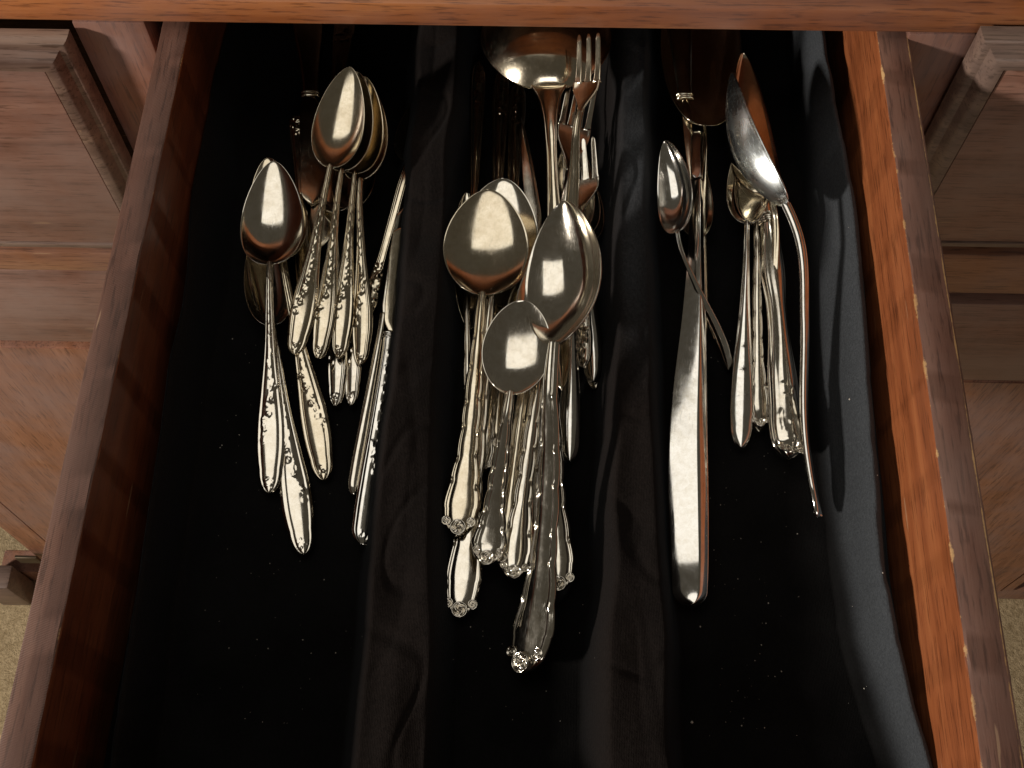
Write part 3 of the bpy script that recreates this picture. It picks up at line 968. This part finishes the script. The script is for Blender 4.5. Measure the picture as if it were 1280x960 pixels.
spoon('spoon with two rows of beads along its handle, bowl hidden by the black ridge', (454, 400, 5), (548, 112, 1), 60, 22, 'beaded', .62, mt=SILW, seed=5, depth=.008)
knife('butter knife with coppery blade and engraved floral handle beside the black ridge', (453, 684, 6), (506, 284, 9), 30, 36, .615, roll=-.32, mt=SILB, mb=SILW, seed=8, pat='oval', dome=.0016)
knife('slim knife lying on its edge left of the floral butter knife', (439, 621, 5), (500, 262, 8), 12, 19, .60, roll=-.5, mt=SIL, seed=2, relief=False, dome=.002, ferrule=False)
knife('dark table knife with a banded ferrule behind the nested teaspoons', (384, 20, 5), (394, 262, 6), 34, 36, .44, mt=SILW, mb=SILW, roll=.15, seed=7, relief=False)
knife('table knife with ornate handle reaching under the cabinet above the nested teaspoons', (432, 30, 3), (398, 320, 4), 30, 27, .40, mt=SILW, seed=12, pat='narrow')
knife('narrow table knife lying lowest against the left edge of the nested teaspoons', (372, 150, 2), (384, 380, 2), 22, 22, .45, mt=SILW, seed=14, pat='narrow')

# ---- middle compartment
spoon('large silver ladle with a wide round bowl under the cabinet edge', (702, 490, 22), (679, -14, 40), 158, 26, 'ladle', .70, mt=SILW, depth=.011, back=True, seed=3, a_=.93, b_=.50, name='ladle', cat='ladle')
gM = 'scallop handled spoons in the middle compartment'
spoon('soup spoon whose round bowl with a bright reflection lies at the middle left', (572, 668, 12), (612, 246, 26), 104, 46, 'scallop', .662, mt=SILW, group=gM, seed=1, depth=.0042, a_=.88, b_=.55, bendpx=5)
spoon('soup spoon beneath the round bright one, handle end lowest at the left', (574, 771, 4), (630, 235, 18), 100, 46, 'scallop', .70, mt=SIL, group=gM, seed=2, depth=.0042, a_=.88, b_=.55)
spoon('small spoon lying on top of the middle heap, oval bowl facing up', (608, 704, 16), (655, 380, 42), 86, 42, 'scallop', .635, mt=SIL, group=gM, seed=5, depth=.0052, a_=.92, b_=.5)
spoon('spoon under the small top spoon, bright rosette at its end', (641, 722, 10), (688, 316, 22), 74, 40, 'scallop', .66, mt=SIL, group=gM, seed=6, a_=.8, roll=-.15)
spoon('spoon nested tight between the small top spoon and the rosette ended one', (626, 702, 11), (678, 330, 19), 70, 36, 'scallop', .66, mt=SILW, group=gM, seed=7, a_=.8)
spoon('spoon right of the long dark tablespoon, spiral rosette at its end', (698, 738, 9), (680, 300, 14), 76, 44, 'scallop', .66, mt=SIL, group=gM, seed=8, a_=.8)
spoon('spoon hidden in the middle heap, its scalloped stem left of the long dark tablespoon', (660, 700, 7), (676, 320, 12), 70, 36, 'scallop', .66, mt=SIL, group=gM, seed=9, a_=.8)
spoon('long tablespoon leaning over the heap, dark bowl, lowest handle end of all', (657, 838, 9), (718, 260, 54), 112, 60, 'scallop', .665, mt=SIL, group=gM, seed=4, depth=.0085, roll=.62, a_=.9, b_=.6, bendpx=20)
spoon('plain ended butter knife shaped handle beside the heap, flat pale and rounded', (712, 578, 4), (716, 180, 12), 54, 27, 'plain', .66, mt=SILB, seed=3)
gE = 'small bright handle ends beside the right ridge'
spoon('small spoon handle end beside the right black ridge, upper of two nested', (742, 478, 10), (728, 215, 12), 40, 25, 'plain', .66, mt=SILB, group=gE, seed=3, roll=.1)
spoon('small spoon handle end beside the right black ridge, lower of two nested', (745, 487, 6), (733, 225, 7), 40, 25, 'plain', .66, mt=SIL, group=gE, seed=3, roll=.1)
fork('three tined fork at the far end with its prongs over the ladle bowl', (706, 330, 24), (744, 50, 66), 36, 22, 3, .66, 'narrow', roll=.45, mt=SILW, tl=.58)
fork('four tined fork with a bright shoulder in the middle of the fork heap', (682, 400, 12), (724, 106, 32), 42, 24, 4, .60, 'narrow', mt=SIL, roll=-.25, tl=.5)
fork('fork nearest the right black ridge with its bright shoulder lowest', (730, 460, 10), (727, 184, 22), 46, 24, 4, .66, 'narrow', mt=SIL, roll=.25, tl=.5)
fork('dull fork under the bright shouldered one, tines slanting to the right', (704, 380, 5), (698, 96, 16), 40, 22, 4, .62, 'narrow', mt=SILW, roll=-.45, tl=.5)
hs = [((598, 78, 10), (588, 420, 4), 'narrow', 20, 'slim handle standing leftmost at the far end of the middle compartment'),
      ((627, 88, 8), (616, 430, 6), 'narrow', 22, 'ornate handle to the left of the ladle neck'),
      ((648, 104, 8), (632, 440, 8), 'narrow', 22, 'ornate handle touching the ladle neck from the left')]
for k, (e, t_, pt, wd, lab) in enumerate(hs):
    spoon(lab, e, t_, 46, wd, pt, .68, mt=SILW, seed=31 + k, group='upturned handles at the far end of the middle compartment')
knife('slim blade pointing away with its bright tip left of the ladle neck', (690, 440, 4), (651, 149, 14), 17, 22, .45, mt=SIL, seed=4, tipshape='point', skew=0)
spoon('spoon low in the left of the heap with a scrolled handle end', (600, 590, 4), (646, 300, 6), 50, 30, 'scallop', .64, mt=SIL, seed=11)
spoon('spoon with small scrolled end just below the round bowls', (622, 560, 4), (634, 300, 6), 50, 30, 'scallop', .64, mt=SILW, seed=12)
spoon('slim spoon at the left wall of the middle compartment, stem beside the soup spoon', (586, 640, 2), (584, 250, 5), 40, 24, 'scallop', .66, mt=SIL, seed=13)

# ---- right compartment
spoon('broad dark serving spoon with a deep bowl reaching under the cabinet at the right', (876, 430, 3), (870, -40, 12), 98, 20, 'plain', .50, mt=SILW, seed=3, depth=.010, a_=.9, b_=.42, name='serving_spoon', roll=-.1)
knife('dull knife handle lying over the broad dark serving spoon under the cabinet', (846, 4, 26), (864, 240, 12), 12, 34, .52, mt=SILW, seed=5, relief=False, tipshape='point')
spoon('tilted spoon beside the right ridge, shiny bowl turned on its edge', (912, 463, 4), (838, 178, 30), 52, 16, 'plain', .58, roll=.8, mt=SILB, seed=5, depth=.011, arch=.010)
spoon('long spoon standing on its side with a thin bright curved handle', (1023, 646, 16), (893, 96, 46), 74, 26, 'plain', .665, roll=-1.38, mt=SILB, mb=SILC, seed=6, depth=.0075, arch=.009, thick=.0026)
knife('carving style knife with a long flared flat handle, nearest the viewer in the right compartment', (864, 757, 10), (871, 170, 16), 14, 54, .88, mt=SILB, roll=.03, seed=6, relief=False, dome=.0034, ferrule=False, tipshape='flat', skew=0, roof=True)
spoon('serving spoon with a brown reflecting bowl just behind the tilted spoon on its side', (984, 560, 5), (915, 78, 20), 62, 30, 'plain', .60, roll=-.55, mt=SILW, seed=7, depth=.012)
knife('heavy hollow silver handle of the brown bowled serving spoon, with a beaded collar and a shell end', (984, 576, 9), (954, 250, 14), 14, 46, .88, mt=SIL, roll=-.2, seed=9, pat='narrow', dome=.007, beads=True, name='knife', cat='knife')  # the serving spoon's own handle, built separately with the knife shape, name and category
st_ = spoon('spoon with engraved stars down its plain handle', (926, 561, 8), (934, 180, 10), 50, 29, 'plain', .68, mt=SILB, roll=.10, seed=8)
for k in range(2):
    spoon(['upper of two slim nested handles right of the starred one', 'lower of two slim nested handles right of the starred one'][k],
          (950 - 2 * k, 534 + 8 * k, 8 - 4 * k), (936 + 3 * k, 190, 6), 46, 26, 'scallop' if k == 0 else 'plain', .68, mt=SIL, seed=15 + k, group='slim nested handles in the right compartment')
spoon('small handle end peeping out right of the long flared knife handle', (870, 541, 3), (866, 200, 5), 44, 22, 'scallop', .66, mt=SIL, seed=18)
# engraved stars on the plain handle
for k, (yy, r_) in enumerate(((.016, .0028), (.030, .0036), (.045, .0032), (.058, .0026))):
    vs, fs = [], []
    for j in range(8):
        a_ = math.pi * j / 4 + .2
        rr = r_ * (1 if j % 2 == 0 else .6)
        d = (math.cos(a_), math.sin(a_)); n_ = (-d[1], d[0])
        b0 = len(vs)
        for (s1, s2, hh) in ((0, 1, 0), (0, -1, 0), (1, 0, 0), (0, 0, .00012)):
            vs.append((d[0] * rr * s1 + n_[0] * .00022 * s2, d[1] * rr * s1 + n_[1] * .00022 * s2, hh))
        fs += [(b0, b0 + 2, b0 + 3), (b0 + 2, b0 + 1, b0 + 3), (b0, b0 + 1, b0 + 2)]
    zf_ = spoon_profile(.165, .68)
    mesh_obj('engraved_star', vs, fs, M_ink, st_, loc=(0.0006, yy, float(zf_(np.array([yy]))[0]) + .00118))

# ------------------------------------------------------------------ lint and dust on the cloth
rs = random.Random(5)
vs, fs = [], []
for k in range(230):
    px = rs.choice([rs.uniform(250, 470), rs.uniform(560, 745), rs.uniform(860, 1010), rs.gauss(930, 30), rs.uniform(1040, 1120), rs.gauss(330, 35)])
    py = rs.uniform(420, 930) if px < 1030 else rs.uniform(60, 930)
    p = P(px, py, FL)
    z = cloth_at(p[0], p[1])
    s_ = rs.choice([.00012, .00016, .0002, .00028, .00038]) * (1 if rs.random() > .04 else 2)
    b0 = len(vs)
    for d in ((s_, 0, 0), (-s_, 0, 0), (0, s_ * rs.uniform(.6, 1.6), 0), (0, -s_, 0), (0, 0, s_), (0, 0, -s_)):
        vs.append((p[0] + d[0], p[1] + d[1], z + s_ * .6 + d[2]))
    for f in ((0, 2, 4), (2, 1, 4), (1, 3, 4), (3, 0, 4), (2, 0, 5), (1, 2, 5), (3, 1, 5), (0, 3, 5)):
        fs.append(tuple(b0 + i for i in f))
tag(mesh_obj('dust', vs, fs, M_dust), 'pale specks of lint and dust on the black cloth', 'dust', kind='stuff')
